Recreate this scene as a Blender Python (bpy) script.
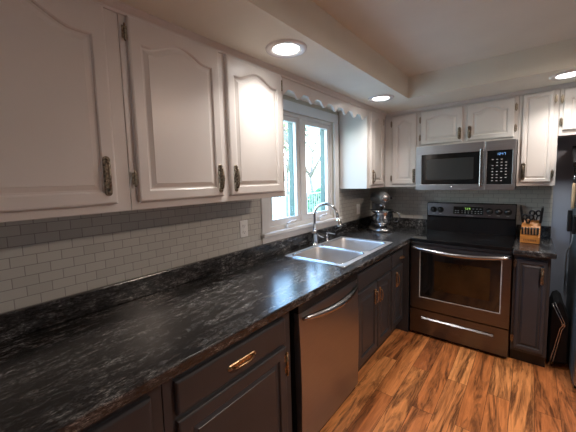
import bpy, bmesh, math, random
from mathutils import Vector, Matrix
R = math.radians
PI = math.pi
scene = bpy.context.scene
col = scene.collection
for o in list(bpy.data.objects):
    bpy.data.objects.remove(o, do_unlink=True)

# ------------------------------------------------------------------ camera
CX, CY, CZ = 1.5138, -3.4675, 1.4837
YAW, PITCH, ROLL, FPX, PX, PY = 0.6943, -0.0912, -0.0275, 296.17, 284.11, 207.10
cam = bpy.data.cameras.new('camera'); camo = bpy.data.objects.new('camera', cam); col.objects.link(camo)
_F = Vector((-math.sin(YAW)*math.cos(PITCH), math.cos(YAW)*math.cos(PITCH), math.sin(PITCH)))
_Rr = Vector((math.cos(YAW), math.sin(YAW), 0)); _U = _Rr.cross(_F)
_R2 = math.cos(ROLL)*_Rr + math.sin(ROLL)*_U; _U2 = -math.sin(ROLL)*_Rr + math.cos(ROLL)*_U
m = Matrix((( _R2.x, _U2.x, -_F.x, CX), (_R2.y, _U2.y, -_F.y, CY), (_R2.z, _U2.z, -_F.z, CZ), (0, 0, 0, 1)))
camo.matrix_world = m
cam.sensor_width = 36; cam.lens = FPX/576*36
cam.shift_x = -(PX-288)/576; cam.shift_y = (PY-216)/576
cam.clip_start = 0.02
scene.camera = camo

# ------------------------------------------------------------------ world, exposure
world = bpy.data.worlds.new('overcast_sky'); scene.world = world; world.use_nodes = True
wn = world.node_tree; wn.nodes.clear()
wo = wn.nodes.new('ShaderNodeOutputWorld'); wb = wn.nodes.new('ShaderNodeBackground')
wb.inputs['Strength'].default_value = 9.0
_tc = wn.nodes.new('ShaderNodeTexCoord'); _sp = wn.nodes.new('ShaderNodeSeparateXYZ'); _cr = wn.nodes.new('ShaderNodeValToRGB')
wn.links.new(_tc.outputs['Generated'], _sp.inputs[0]); wn.links.new(_sp.outputs['Z'], _cr.inputs['Fac']); wn.links.new(_cr.outputs['Color'], wb.inputs['Color'])
_cr.color_ramp.elements[0].position = 0.05; _cr.color_ramp.elements[0].color = (0.86, 0.95, 1.0, 1)      # hazy horizon
_cr.color_ramp.elements[1].position = 0.45; _cr.color_ramp.elements[1].color = (0.28, 0.52, 1.0, 1)      # blue higher up
wn.links.new(wb.outputs[0], wo.inputs[0])
vs = scene.view_settings
vs.view_transform = 'Standard'; vs.look = 'None'; vs.gamma = 1; vs.use_curve_mapping = False
vs.exposure = 0.47
scene.display_settings.display_device = 'sRGB'

DOWN_W = 2.9      # each recessed downlight
ROOM_W = 21.0      # ceiling lamp of the room behind the camera

def area(name, loc, rot, size, power, color, shape='DISK', size_y=None, spread=None):
    l = bpy.data.lights.new(name, 'AREA'); l.shape = shape; l.size = size; l.energy = power; l.color = color
    if size_y: l.size_y = size_y
    if spread: l.spread = spread
    o = bpy.data.objects.new(name, l); o.location = loc; o.rotation_euler = rot; col.objects.link(o); return o
# sky portal in the kitchen window (guides sampling of the daylight, gives none of its own)
po = area('window_portal', (-0.2, -1.355, 1.55), (0, R(-90), 0), 1.0, 1, (1, 1, 1), 'RECTANGLE', 1.0)
po.data.cycles.is_portal = True
DL_SPOTS = [(0.53, -2.235), (0.515, -0.955), (1.69, -0.595)]
for (x, y) in DL_SPOTS:
    area('downlight_lamp', (x, y, 2.139), (0, 0, 0), 0.11, DOWN_W, (1.0, 0.95, 0.90), spread=R(125))
area('room_lamp', (2.25, -1.75, 2.245), (0, 0, 0), 0.26, ROOM_W, (1.0, 0.80, 0.66))

# ------------------------------------------------------------------ materials
def new_mat(name):
    m = bpy.data.materials.new(name); m.use_nodes = True
    nt = m.node_tree; b = nt.nodes['Principled BSDF']
    return m, nt, b
def N(nt, t, **kw):
    n = nt.nodes.new(t)
    for k, v in kw.items():
        if k.startswith('i_'): n.inputs[k[2:].replace('_', ' ')].default_value = v
        else: setattr(n, k, v)
    return n
def ramp(nt, stops, interp='LINEAR'):
    r = nt.nodes.new('ShaderNodeValToRGB'); r.color_ramp.interpolation = interp
    e = r.color_ramp.elements
    while len(e) > 1: e.remove(e[-1])
    e[0].position = stops[0][0]; e[0].color = (*stops[0][1], 1)
    for p, c in stops[1:]:
        x = e.new(p); x.color = (*c, 1)
    return r
def simple(name, color, rough=0.5, metal=0.0, noise=0.0, nscale=8, bump=0.0, bscale=60, coat=0, spec=None, stretch=None):
    m, nt, b = new_mat(name)
    b.inputs['Base Color'].default_value = (*color, 1); b.inputs['Roughness'].default_value = rough
    b.inputs['Metallic'].default_value = metal
    if coat: b.inputs['Coat Weight'].default_value = coat; b.inputs['Coat Roughness'].default_value = 0.08
    if spec is not None: b.inputs['Specular IOR Level'].default_value = spec
    tc = N(nt, 'ShaderNodeTexCoord'); src = tc.outputs['Object']
    if stretch:
        mp = N(nt, 'ShaderNodeMapping'); mp.inputs['Scale'].default_value = stretch
        nt.links.new(src, mp.inputs['Vector']); src = mp.outputs['Vector']
    if noise:
        n = N(nt, 'ShaderNodeTexNoise', i_Scale=nscale, i_Detail=4.0); nt.links.new(src, n.inputs['Vector'])
        a = tuple(max(0, c*(1-noise)) for c in color); bb = tuple(min(1, c*(1+noise)) for c in color)
        r = ramp(nt, [(0.3, a), (0.7, bb)]); nt.links.new(n.outputs['Fac'], r.inputs['Fac'])
        nt.links.new(r.outputs['Color'], b.inputs['Base Color'])
    if bump:
        n2 = N(nt, 'ShaderNodeTexNoise', i_Scale=bscale, i_Detail=3.0); nt.links.new(src, n2.inputs['Vector'])
        bp = N(nt, 'ShaderNodeBump', i_Strength=bump, i_Distance=0.002)
        nt.links.new(n2.outputs['Fac'], bp.inputs['Height']); nt.links.new(bp.outputs['Normal'], b.inputs['Normal'])
    return m
def emit(name, color, strength):
    m, nt, b = new_mat(name)
    b.inputs['Base Color'].default_value = (*color, 1)
    b.inputs['Emission Color'].default_value = (*color, 1); b.inputs['Emission Strength'].default_value = strength
    return m
M = {}
M['cab_white'] = simple('white_cabinet_paint', (0.70, 0.665, 0.635), 0.32, noise=0.03, nscale=3, bump=0.08, bscale=40)
M['trim_white'] = simple('white_trim_paint', (0.72, 0.70, 0.68), 0.35, noise=0.02, nscale=5)
M['cab_dark'] = simple('charcoal_cabinet_paint', (0.040, 0.040, 0.045), 0.38, noise=0.15, nscale=5, bump=0.12, bscale=50)
M['ceiling'] = simple('ceiling_paint', (0.80, 0.79, 0.70), 0.8, noise=0.03, nscale=4, bump=0.15, bscale=90)
M['wall'] = simple('grey_wall_paint', (0.36, 0.38, 0.41), 0.75, noise=0.03, nscale=3)
M['wall_beige'] = simple('beige_wall_paint', (0.56, 0.52, 0.42), 0.75)
M['wall_blue'] = simple('blue_grey_wall_paint', (0.36, 0.40, 0.49), 0.7, noise=0.04, nscale=4)
M['steel'] = simple('brushed_stainless_steel', (0.40, 0.395, 0.415), 0.36, 1.0, noise=0.05, nscale=6, bump=0.06, bscale=25, stretch=(1, 1, 40))
M['steel_dark'] = simple('dark_brushed_steel', (0.165, 0.165, 0.18), 0.28, 1.0, noise=0.06, nscale=6, bump=0.05, bscale=25, stretch=(1, 1, 30))
M['steel_bright'] = simple('satin_steel', (0.44, 0.435, 0.44), 0.24, 1.0)
M['sink_steel'] = simple('sink_steel', (0.62, 0.60, 0.58), 0.5, 1.0, noise=0.05, nscale=10)
M['chrome'] = simple('chrome', (0.72, 0.74, 0.76), 0.12, 1.0)
M['glass_black'] = simple('black_glass', (0.006, 0.007, 0.008), 0.06, coat=0.5)
M['plastic_black'] = simple('black_plastic', (0.012, 0.012, 0.013), 0.35, bump=0.05)
M['black_enamel'] = simple('black_enamel', (0.010, 0.010, 0.011), 0.18)
M['black_matt'] = simple('matt_black_fabric', (0.010, 0.010, 0.012), 0.7, bump=0.2, bscale=200)
M['grey_marks'] = simple('grey_printed_marks', (0.45, 0.45, 0.45), 0.5)
M['ring_marks'] = simple('burner_ring_marks', (0.06, 0.06, 0.065), 0.2)
M['bronze'] = simple('aged_bronze', (0.30, 0.25, 0.19), 0.28, 1.0, noise=0.75, nscale=120)
M['brass'] = simple('antique_brass', (0.46, 0.32, 0.19), 0.30, 1.0, noise=0.7, nscale=140)
M['white_plastic'] = simple('white_plastic', (0.84, 0.83, 0.81), 0.35)
M['slot_dark'] = simple('dark_slot', (0.03, 0.03, 0.03), 0.6)
M['oven_inside'] = simple('oven_cavity', (0.10, 0.055, 0.025), 0.5, noise=0.5, nscale=9)
M['teal'] = simple('green_tinted_frame', (0.06, 0.125, 0.105), 0.4)
M['mixer'] = simple('grey_metallic_enamel', (0.20, 0.20, 0.205), 0.32, 0.6, coat=0.3)
M['wood_block'] = simple('honey_wood', (0.50, 0.185, 0.035), 0.4, noise=0.25, nscale=14, stretch=(1, 1, 6))
M['wood_pale'] = simple('pale_wood', (0.62, 0.44, 0.27), 0.5, noise=0.15, nscale=20, stretch=(4, 4, 1))
M['wood_mark'] = simple('burnt_wood_marks', (0.22, 0.08, 0.02), 0.6)
M['fridge_side'] = simple('grey_textured_fridge_side', (0.085, 0.105, 0.115), 0.45, bump=0.3, bscale=300)
M['lamp_glow'] = emit('lit_lamp_lens', (1.0, 0.97, 0.93), 9.0)
M['dome_glow'] = emit('lit_dome_glass', (1.0, 0.80, 0.62), 4.0)
M['led_blue'] = emit('blue_display_digits', (0.25, 0.55, 1.0), 0.25)
M['led_green'] = emit('green_display_digits', (0.45, 0.75, 0.2), 0.45)
M['white_metal'] = simple('white_reflector', (0.80, 0.79, 0.78), 0.25)
M['lawn'] = simple('pale_lawn', (0.42, 0.46, 0.26), 0.9, noise=0.3, nscale=1.5)  # pale yellow-green grass colour, mottled by noise
M['deck'] = simple('deck_boards', (0.50, 0.44, 0.36), 0.8, noise=0.15, nscale=4, stretch=(1, 10, 1))
M['rail'] = simple('grey_deck_rail', (0.25, 0.25, 0.26), 0.6)
M['chair_white'] = simple('white_resin', (0.80, 0.80, 0.82), 0.5)
M['bark'] = simple('tree_bark', (0.20, 0.16, 0.13), 0.9, noise=0.3, nscale=10)
M['leaf'] = simple('spring_leaf', (0.42, 0.44, 0.22), 0.6, noise=0.3, nscale=2)
M['leaf_dark'] = simple('evergreen_leaf', (0.20, 0.36, 0.17), 0.6, noise=0.3, nscale=2)
M['siding'] = simple('neighbour_siding', (0.55, 0.52, 0.48), 0.8)
M['roofing'] = simple('neighbour_roof', (0.12, 0.11, 0.11), 0.9)

def glass_pane():
    m = bpy.data.materials.new('window_glass'); m.use_nodes = True; nt = m.node_tree; nt.nodes.clear()
    out = N(nt, 'ShaderNodeOutputMaterial'); mix = N(nt, 'ShaderNodeMixShader')
    lw = N(nt, 'ShaderNodeLayerWeight', i_Blend=0.35); pw = N(nt, 'ShaderNodeMath', operation='POWER'); pw.inputs[1].default_value = 3.0
    nt.links.new(lw.outputs['Facing'], pw.inputs[0]); fr = N(nt, 'ShaderNodeMath', operation='MULTIPLY_ADD'); fr.inputs[1].default_value = 0.5; fr.inputs[2].default_value = 0.03
    nt.links.new(pw.outputs[0], fr.inputs[0]); tr = N(nt, 'ShaderNodeBsdfTransparent'); gl = N(nt, 'ShaderNodeBsdfGlossy', i_Roughness=0.0)
    tr.inputs['Color'].default_value = (0.95, 1.0, 0.98, 1)
    nt.links.new(fr.outputs[0], mix.inputs[0]); nt.links.new(tr.outputs[0], mix.inputs[1]); nt.links.new(gl.outputs[0], mix.inputs[2])
    nt.links.new(mix.outputs[0], out.inputs['Surface']); return m
M['glass'] = glass_pane()

def counter_mat():
    m, nt, b = new_mat('black_streaked_laminate')
    tc = N(nt, 'ShaderNodeTexCoord')
    mp = N(nt, 'ShaderNodeMapping'); mp.inputs['Rotation'].default_value = (0, 0, R(14)); mp.inputs['Scale'].default_value = (3.4, 1.1, 3.4)
    nt.links.new(tc.outputs['Object'], mp.inputs['Vector'])
    n1 = N(nt, 'ShaderNodeTexNoise', i_Scale=3.2, i_Detail=5.0, i_Roughness=0.65, i_Distortion=0.6)
    n2 = N(nt, 'ShaderNodeTexNoise', i_Scale=15.0, i_Detail=12.0, i_Roughness=0.82, i_Distortion=0.35)
    n3 = N(nt, 'ShaderNodeTexNoise', i_Scale=75.0, i_Detail=4.0, i_Roughness=0.75)
    for n in (n1, n2, n3): nt.links.new(mp.outputs['Vector'], n.inputs['Vector'])
    r1 = ramp(nt, [(0.36, (0.16, 0.16, 0.16)), (0.60, (1, 1, 1))]); nt.links.new(n1.outputs['Fac'], r1.inputs['Fac'])
    r2 = ramp(nt, [(0.40, (0, 0, 0)), (0.50, (0.30, 0.30, 0.30)), (0.63, (1, 1, 1))]); nt.links.new(n2.outputs['Fac'], r2.inputs['Fac'])
    r3 = ramp(nt, [(0.38, (0.15, 0.15, 0.15)), (0.62, (1, 1, 1))]); nt.links.new(n3.outputs['Fac'], r3.inputs['Fac'])
    mul = N(nt, 'ShaderNodeMath', operation='MULTIPLY'); nt.links.new(r1.outputs['Color'], mul.inputs[0]); nt.links.new(r2.outputs['Color'], mul.inputs[1])
    mul2 = N(nt, 'ShaderNodeMath', operation='MULTIPLY'); nt.links.new(mul.outputs[0], mul2.inputs[0]); nt.links.new(r3.outputs['Color'], mul2.inputs[1])
    rc = ramp(nt, [(0.0, (0.010, 0.010, 0.011)), (0.14, (0.040, 0.039, 0.040)), (0.40, (0.15, 0.148, 0.145)), (0.8, (0.48, 0.47, 0.45))])
    nt.links.new(mul2.outputs[0], rc.inputs['Fac']); nt.links.new(rc.outputs['Color'], b.inputs['Base Color'])
    b.inputs['Roughness'].default_value = 0.2; b.inputs['Specular IOR Level'].default_value = 0.6
    bp = N(nt, 'ShaderNodeBump', i_Strength=0.12, i_Distance=0.002); nt.links.new(n3.outputs['Fac'], bp.inputs['Height']); nt.links.new(bp.outputs['Normal'], b.inputs['Normal'])
    return m
M['counter'] = counter_mat()

def tile_mat(name, axis):
    m, nt, b = new_mat(name)
    tc = N(nt, 'ShaderNodeTexCoord'); sp = N(nt, 'ShaderNodeSeparateXYZ'); cb = N(nt, 'ShaderNodeCombineXYZ')
    nt.links.new(tc.outputs['Object'], sp.inputs[0]); nt.links.new(sp.outputs[axis], cb.inputs['X']); nt.links.new(sp.outputs['Z'], cb.inputs['Y'])
    mp = N(nt, 'ShaderNodeMapping'); mp.inputs['Location'].default_value = (0.01, -1.0155+0.0405*26, 0)
    nt.links.new(cb.outputs[0], mp.inputs['Vector'])
    br = N(nt, 'ShaderNodeTexBrick', i_Scale=1.0, i_Mortar_Size=0.0016, i_Mortar_Smooth=0.2, i_Brick_Width=0.081, i_Row_Height=0.0405, i_Bias=0.0)
    br.inputs['Color1'].default_value = (0.52, 0.50, 0.455, 1); br.inputs['Color2'].default_value = (0.58, 0.56, 0.51, 1)
    br.inputs['Mortar'].default_value = (0.33, 0.31, 0.29, 1)
    nt.links.new(mp.outputs[0], br.inputs['Vector']); nt.links.new(br.outputs['Color'], b.inputs['Base Color'])
    b.inputs['Roughness'].default_value = 0.22
    bp = N(nt, 'ShaderNodeBump', i_Strength=0.6, i_Distance=0.002, invert=True); nt.links.new(br.outputs['Fac'], bp.inputs['Height'])
    nt.links.new(bp.outputs['Normal'], b.inputs['Normal'])
    return m
M['tile_left'] = tile_mat('cream_subway_tile_left', 'Y')
M['tile_back'] = tile_mat('cream_subway_tile_back', 'X')

def floor_mat():
    m, nt, b = new_mat('hickory_plank_floor')
    L = nt.links.new
    tc = N(nt, 'ShaderNodeTexCoord'); sp = N(nt, 'ShaderNodeSeparateXYZ'); cb = N(nt, 'ShaderNodeCombineXYZ')
    L(tc.outputs['Object'], sp.inputs[0]); L(sp.outputs['Y'], cb.inputs['X']); L(sp.outputs['X'], cb.inputs['Y'])
    br = N(nt, 'ShaderNodeTexBrick', i_Scale=1.0, i_Mortar_Size=0.0012, i_Mortar_Smooth=0.1, i_Brick_Width=1.15, i_Row_Height=0.122, i_Bias=0.0)
    br.offset = 0.37
    br.inputs['Color1'].default_value = (0, 0, 0, 1); br.inputs['Color2'].default_value = (1, 1, 1, 1); br.inputs['Mortar'].default_value = (0.5, 0.5, 0.5, 1)
    L(cb.outputs[0], br.inputs['Vector'])
    # random offset per plank so the figure breaks at the joints
    sep = N(nt, 'ShaderNodeSeparateColor'); L(br.outputs['Color'], sep.inputs[0])
    mu = N(nt, 'ShaderNodeMath', operation='MULTIPLY'); mu.inputs[1].default_value = 37.0; L(sep.outputs[0], mu.inputs[0])
    off = N(nt, 'ShaderNodeCombineXYZ'); L(mu.outputs[0], off.inputs['X']); L(mu.outputs[0], off.inputs['Z'])
    ad = N(nt, 'ShaderNodeVectorMath', operation='ADD'); L(tc.outputs['Object'], ad.inputs[0]); L(off.outputs[0], ad.inputs[1])
    def noise(sc, scale, detail, rough, dist):
        mp = N(nt, 'ShaderNodeMapping'); mp.inputs['Scale'].default_value = sc; L(ad.outputs[0], mp.inputs['Vector'])
        n = N(nt, 'ShaderNodeTexNoise', i_Scale=scale, i_Detail=detail, i_Roughness=rough, i_Distortion=dist); L(mp.outputs[0], n.inputs['Vector']); return n
    nf = noise((16, 1.3, 1), 3.0, 6.0, 0.6, 0.6)
    nb = noise((5.2, 0.70, 1), 1.6, 6.0, 0.62, 1.9)
    nk = noise((13, 1.2, 1), 2.2, 8.0, 0.72, 2.4)
    base = ramp(nt, [(0.0, (0.44, 0.145, 0.050)), (0.35, (0.62, 0.225, 0.072)), (0.7, (0.80, 0.35, 0.125)), (1.0, (0.52, 0.165, 0.055))]); L(sep.outputs[0], base.inputs['Fac'])
    rf = ramp(nt, [(0.30, (0.62, 0.58, 0.54)), (0.62, (1.12, 1.10, 1.06))]); L(nf.outputs['Fac'], rf.inputs['Fac'])
    mx = N(nt, 'ShaderNodeMix', data_type='RGBA', blend_type='MULTIPLY'); mx.inputs['Factor'].default_value = 1; L(base.outputs['Color'], mx.inputs['A']); L(rf.outputs['Color'], mx.inputs['B'])
    rb = ramp(nt, [(0.47, (0, 0, 0)), (0.58, (1, 1, 1))]); L(nb.outputs['Fac'], rb.inputs['Fac'])
    rk = ramp(nt, [(0.45, (0, 0, 0)), (0.57, (1, 1, 1))]); L(nk.outputs['Fac'], rk.inputs['Fac'])
    m2 = N(nt, 'ShaderNodeMath', operation='MULTIPLY'); L(rb.outputs['Color'], m2.inputs[0]); m2.inputs[1].default_value = 0.60
    mx2 = N(nt, 'ShaderNodeMix', data_type='RGBA'); L(m2.outputs[0], mx2.inputs['Factor']); L(mx.outputs['Result'], mx2.inputs['A']); mx2.inputs['B'].default_value = (0.20, 0.075, 0.025, 1)
    m3 = N(nt, 'ShaderNodeMath', operation='MULTIPLY'); L(rk.outputs['Color'], m3.inputs[0]); L(rb.outputs['Color'], m3.inputs[1])
    m3b = N(nt, 'ShaderNodeMath', operation='MULTIPLY'); L(m3.outputs[0], m3b.inputs[0]); m3b.inputs[1].default_value = 0.68
    mx3 = N(nt, 'ShaderNodeMix', data_type='RGBA'); L(m3b.outputs[0], mx3.inputs['Factor']); L(mx2.outputs['Result'], mx3.inputs['A']); mx3.inputs['B'].default_value = (0.055, 0.020, 0.010, 1)
    # joints
    mx4 = N(nt, 'ShaderNodeMix', data_type='RGBA'); L(br.outputs['Fac'], mx4.inputs['Factor']); L(mx3.outputs['Result'], mx4.inputs['A']); mx4.inputs['B'].default_value = (0.07, 0.028, 0.012, 1)
    L(mx4.outputs['Result'], b.inputs['Base Color'])
    b.inputs['Roughness'].default_value = 0.36
    bp = N(nt, 'ShaderNodeBump', i_Strength=0.25, i_Distance=0.002); L(nf.outputs['Fac'], bp.inputs['Height']); L(bp.outputs['Normal'], b.inputs['Normal'])
    return m
M['floor'] = floor_mat()

# ------------------------------------------------------------------ mesh helpers
class MB:
    def __init__(s): s.v = []; s.f = []; s.mi = []; s.sm = []
    def add(s, vs, fs, mi=0, smooth=False):
        b = len(s.v); s.v += [tuple(p) for p in vs]
        for f in fs: s.f.append(tuple(b+i for i in f)); s.mi.append(mi); s.sm.append(smooth)
        return s
    def box(s, x0, x1, y0, y1, z0, z1, mi=0):
        v = [(x0,y0,z0),(x1,y0,z0),(x1,y1,z0),(x0,y1,z0),(x0,y0,z1),(x1,y0,z1),(x1,y1,z1),(x0,y1,z1)]
        return s.add(v, [(0,3,2,1),(4,5,6,7),(0,1,5,4),(1,2,6,5),(2,3,7,6),(3,0,4,7)], mi)
    def loft(s, loops, mi=0, cap0=True, cap1=True, smooth=False, closed=True):
        n = len(loops[0]); vs = [p for l in loops for p in l]; fs = []
        for k in range(len(loops)-1):
            for i in range(n if closed else n-1):
                j = (i+1) % n
                fs.append((k*n+i, k*n+j, (k+1)*n+j, (k+1)*n+i))
        b = len(s.v); s.add(vs, fs, mi, smooth)
        if cap0: s.f.append(tuple(b+i for i in reversed(range(n)))); s.mi.append(mi); s.sm.append(False)
        if cap1: s.f.append(tuple(b+(len(loops)-1)*n+i for i in range(n))); s.mi.append(mi); s.sm.append(False)
        return s
    def lathe(s, prof, c=(0,0,0), axis='z', n=24, mi=0, sx=1, sy=1, cap0=True, cap1=True):
        loops = []
        for r, h in prof:
            l = []
            for i in range(n):
                a = 2*PI*i/n; p = (r*math.cos(a)*sx, r*math.sin(a)*sy, h)
                if axis == 'x': p = (p[2], p[0], p[1])
                elif axis == 'y': p = (p[0], p[2], -p[1]) if False else (p[1], p[2], p[0])
                l.append((p[0]+c[0], p[1]+c[1], p[2]+c[2]))
            loops.append(l)
        return s.loft(loops, mi, cap0, cap1, True)
    def tube(s, path, r, n=10, mi=0, caps=True):
        P = [Vector(p) for p in path]; loops = []; up = None
        rr = r if isinstance(r, (list, tuple)) else [r]*len(P)
        for i, p in enumerate(P):
            t = (P[min(i+1, len(P)-1)]-P[max(i-1, 0)]).normalized()
            if up is None:
                up = Vector((0,0,1)) if abs(t.z) < 0.9 else Vector((1,0,0))
            a = t.cross(up).normalized(); up = a.cross(t).normalized()
            loops.append([tuple(p + rr[i]*(math.cos(2*PI*k/n)*a + math.sin(2*PI*k/n)*up)) for k in range(n)])
        return s.loft(loops, mi, caps, caps, True)
    def prism(s, pts, axis, a0, a1, mi=0, smooth=False):
        def P(p, a):
            if axis == 'x': return (a, p[0], p[1])
            if axis == 'y': return (p[0], a, p[1])
            return (p[0], p[1], a)
        return s.loft([[P(p, a0) for p in pts], [P(p, a1) for p in pts]], mi, smooth=smooth)
    def sphere(s, c, r, n=16, mi=0, sc=(1,1,1)):
        loops = []
        for k in range(n//2+1):
            a = -PI/2 + PI*k/(n//2); a = max(-PI/2+0.02, min(PI/2-0.02, a))
            loops.append([(c[0]+sc[0]*r*math.cos(a)*math.cos(2*PI*i/n), c[1]+sc[1]*r*math.cos(a)*math.sin(2*PI*i/n), c[2]+sc[2]*r*math.sin(a)) for i in range(n)])
        return s.loft(loops, mi, smooth=True)
    def build(s, name, mats, parent=None, bevel=0, segs=2, loc=(0,0,0), rot=(0,0,0)):
        me = bpy.data.meshes.new(name); me.from_pydata(s.v, [], s.f)
        if not isinstance(mats, (list, tuple)): mats = [mats]
        for mt in mats: me.materials.append(M[mt] if isinstance(mt, str) else mt)
        me.polygons.foreach_set('material_index', s.mi); me.polygons.foreach_set('use_smooth', s.sm)
        bm = bmesh.new(); bm.from_mesh(me); bmesh.ops.recalc_face_normals(bm, faces=bm.faces); bm.to_mesh(me); bm.free()
        o = bpy.data.objects.new(name, me); col.objects.link(o); o.location = loc; o.rotation_euler = rot
        if parent: o.parent = parent
        if bevel:
            b = o.modifiers.new('bevel', 'BEVEL'); b.width = bevel; b.segments = segs; b.limit_method = 'ANGLE'; b.angle_limit = R(40)
        return o
def tag(o, label=None, cat=None, group=None, kind=None):
    if label: o['label'] = label
    if cat: o['category'] = cat
    if group: o['group'] = group
    if kind: o['kind'] = kind
    return o
def empty(name, loc, rz=0, rx=0, ry=0):
    o = bpy.data.objects.new(name, None); o.location = loc; o.rotation_euler = (rx, ry, rz); o.empty_display_size = 0.1
    col.objects.link(o); return o
def structure(o): o['kind'] = 'structure'; return o
def bx(name, mats, parent, x0, x1, y0, y1, z0, z1, bevel=0):
    return MB().box(x0, x1, y0, y1, z0, z1).build(name, mats, parent, bevel)

# ------------------------------------------------------------------ room shell
XW, YN = 4.2, -6.2          # right wall, wall behind the camera
structure(MB().box(-0.12, XW+.1, YN-.1, 0.1, -0.06, 0).build('floor', 'floor'))
WY0, WY1, WZ0, WZ1 = -1.84, -0.87, 1.095, 2.03
w = MB(); w.box(-.14, 0, YN, WY0, 0, 2.33); w.box(-.14, 0, WY1, 0.1, 0, 2.33)
w.box(-.14, 0, WY0, WY1, 0, WZ0); w.box(-.14, 0, WY0, WY1, WZ1, 2.33)
structure(w.build('wall_left', 'wall_beige'))
structure(bx('wall_back', 'wall_blue', None, 0, XW, 0, 0.1, 0, 2.33))
w = MB(); w.box(XW, XW+.1, YN, -5.5, 0, 2.33); w.box(XW, XW+.1, -5.1, 0.1, 0, 2.33); w.box(XW, XW+.1, -5.5, -5.1, 0, 1.1); w.box(XW, XW+.1, -5.5, -5.1, 1.8, 2.33)
structure(w.build('wall_right', 'wall'))
structure(bx('wall_near', 'wall', None, 0, XW, YN-.1, YN, 0, 2.33))
structure(bx('ceiling', 'ceiling', None, -.14, XW+.1, YN-.1, 0.1, 2.33, 2.40))
# lowered soffit over the wall cabinets, an L along the two walls
SX, SY, SZ = 0.68, -0.767, 2.15
structure(MB().prism([(0, YN), (SX, YN), (SX, SY), (XW, SY), (XW, 0), (0, 0)], 'z', SZ, 2.33).build('ceiling_soffit', 'ceiling'))
# tiled backsplashes
t = MB(); t.box(0, .007, -4.3, -1.925, 1.0, 1.40); t.box(0, .007, -.785, 0, 1.0, 1.40)
tl = t.build('tile_backsplash', 'tile_left'); tag(tl, 'cream subway tile backsplash on the wall with the window', 'backsplash', kind='thing')
tb = bx('tile_backsplash', 'tile_back', None, .008, 1.668, -.007, 0, .92, 1.56)
tag(tb, 'cream subway tile backsplash behind the range and knife block', 'backsplash', kind='thing')
# crown moulding
def crown(name, path_pts):
    # path in plan with inward normal to the room
    prof = [(0.0, 2.118), (0.008, 2.118), (0.010, 2.127), (0.018, 2.134), (0.026, 2.143), (0.028, 2.1495), (0.0, 2.1495)]
    loops = [[(px + nx*o, py + ny*o, z) for (o, z) in prof] for (px, py, nx, ny) in path_pts]
    return structure(MB().loft(loops).build(name, 'cab_white'))
crown('trim_1', [(.306, -4.3, 1, 0), (.306, -.306, 1, -1), (2.5, -.306, 0, -1)])

# ------------------------------------------------------------------ window
win = structure(empty('window_1', (0, -1.355, WZ0)))
win['label'] = 'white double casement window over the sink'
def wp(mb, name, mat, parent=win, bevel=0):
    o = mb.build(name, mat, None, bevel)
    o.parent = parent; o.matrix_parent_inverse = Matrix.Translation((0, 1.355, -WZ0)) if parent is win else Matrix(); return o
g = MB(); ow, iw = .085, 0.0
g.box(.0, .018, WY0-ow, WY0, 1.095, 2.0298); g.box(.0, .018, WY1, WY1+.083, 1.095, 2.0298); g.box(.0, .018, WY0-ow, WY1+.083, 2.03, 2.11)
wp(g, 'window_casing', 'trim_white', bevel=.004)
g = MB(); g.box(-.02, .045, WY0-ow-.01, WY1+.09, 1.068, 1.094)
wp(g, 'window_stool', 'trim_white', bevel=.005)
wp(MB().box(0, .016, WY0-ow, WY1+.083, 1.016, 1.068), 'window_apron', 'trim_white', bevel=.003)
g = MB(); g.box(-.12, -.012, WY0, WY0+.03, 1.125, 2.0); g.box(-.12, -.012, WY1-.03, WY1, 1.125, 2.0)
g.box(-.12, -.012, WY0, WY1, 2.0, 2.03); g.box(-.12, -.012, WY0, WY1, 1.095, 1.125); g.box(-.12, -.012, -1.40, -1.345, 1.125, 2.0)
wp(g, 'window_frame', 'trim_white', bevel=.003)
for k, (a, b) in enumerate([(WY0+.03, -1.40), (-1.345, WY1-.03)]):
    z0, z1, sw = 1.125, 2.0, .044
    g = MB(); g.box(-.055, -.02, a, a+sw, z0+.05, z1-.04); g.box(-.055, -.02, b-sw, b, z0+.05, z1-.04); g.box(-.055, -.02, a, b, z0, z0+.05); g.box(-.055, -.02, a, b, z1-.04, z1)
    sash = wp(g, 'sash', 'trim_white', bevel=.004)
    g = MB(); g.box(-.105, -.058, b-.045, b-.012, z0, z1); g.box(-.09, -.058, a+.004, a+.02, z0, z1); g.box(-.14, -.056, a, b, z0-.02, z0+.02); g.box(-.14, -.056, a, b, z1-.015, z1+.01)
    e = g.build('screen_frame', 'teal', None, .002); e.parent = sash
    e = MB().box(-.042, -.038, a+sw-.004, b-sw+.004, z0+.045, z1-.035).build('pane', 'glass'); e.parent = sash
    # folding crank on the sash bottom
    c = (a+b)/2 + .02
    g = MB(); g.box(-.0115, .022, c-.055, c+.055, 1.097, 1.122); g.tube([(.010, c-.045, 1.130), (.022, c, 1.146), (.022, c+.05, 1.146)], .008, 8); g.sphere((.022, c+.058, 1.146), .012, 10)
    wp(g, 'crank_handle', 'trim_white', bevel=.003)

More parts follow.
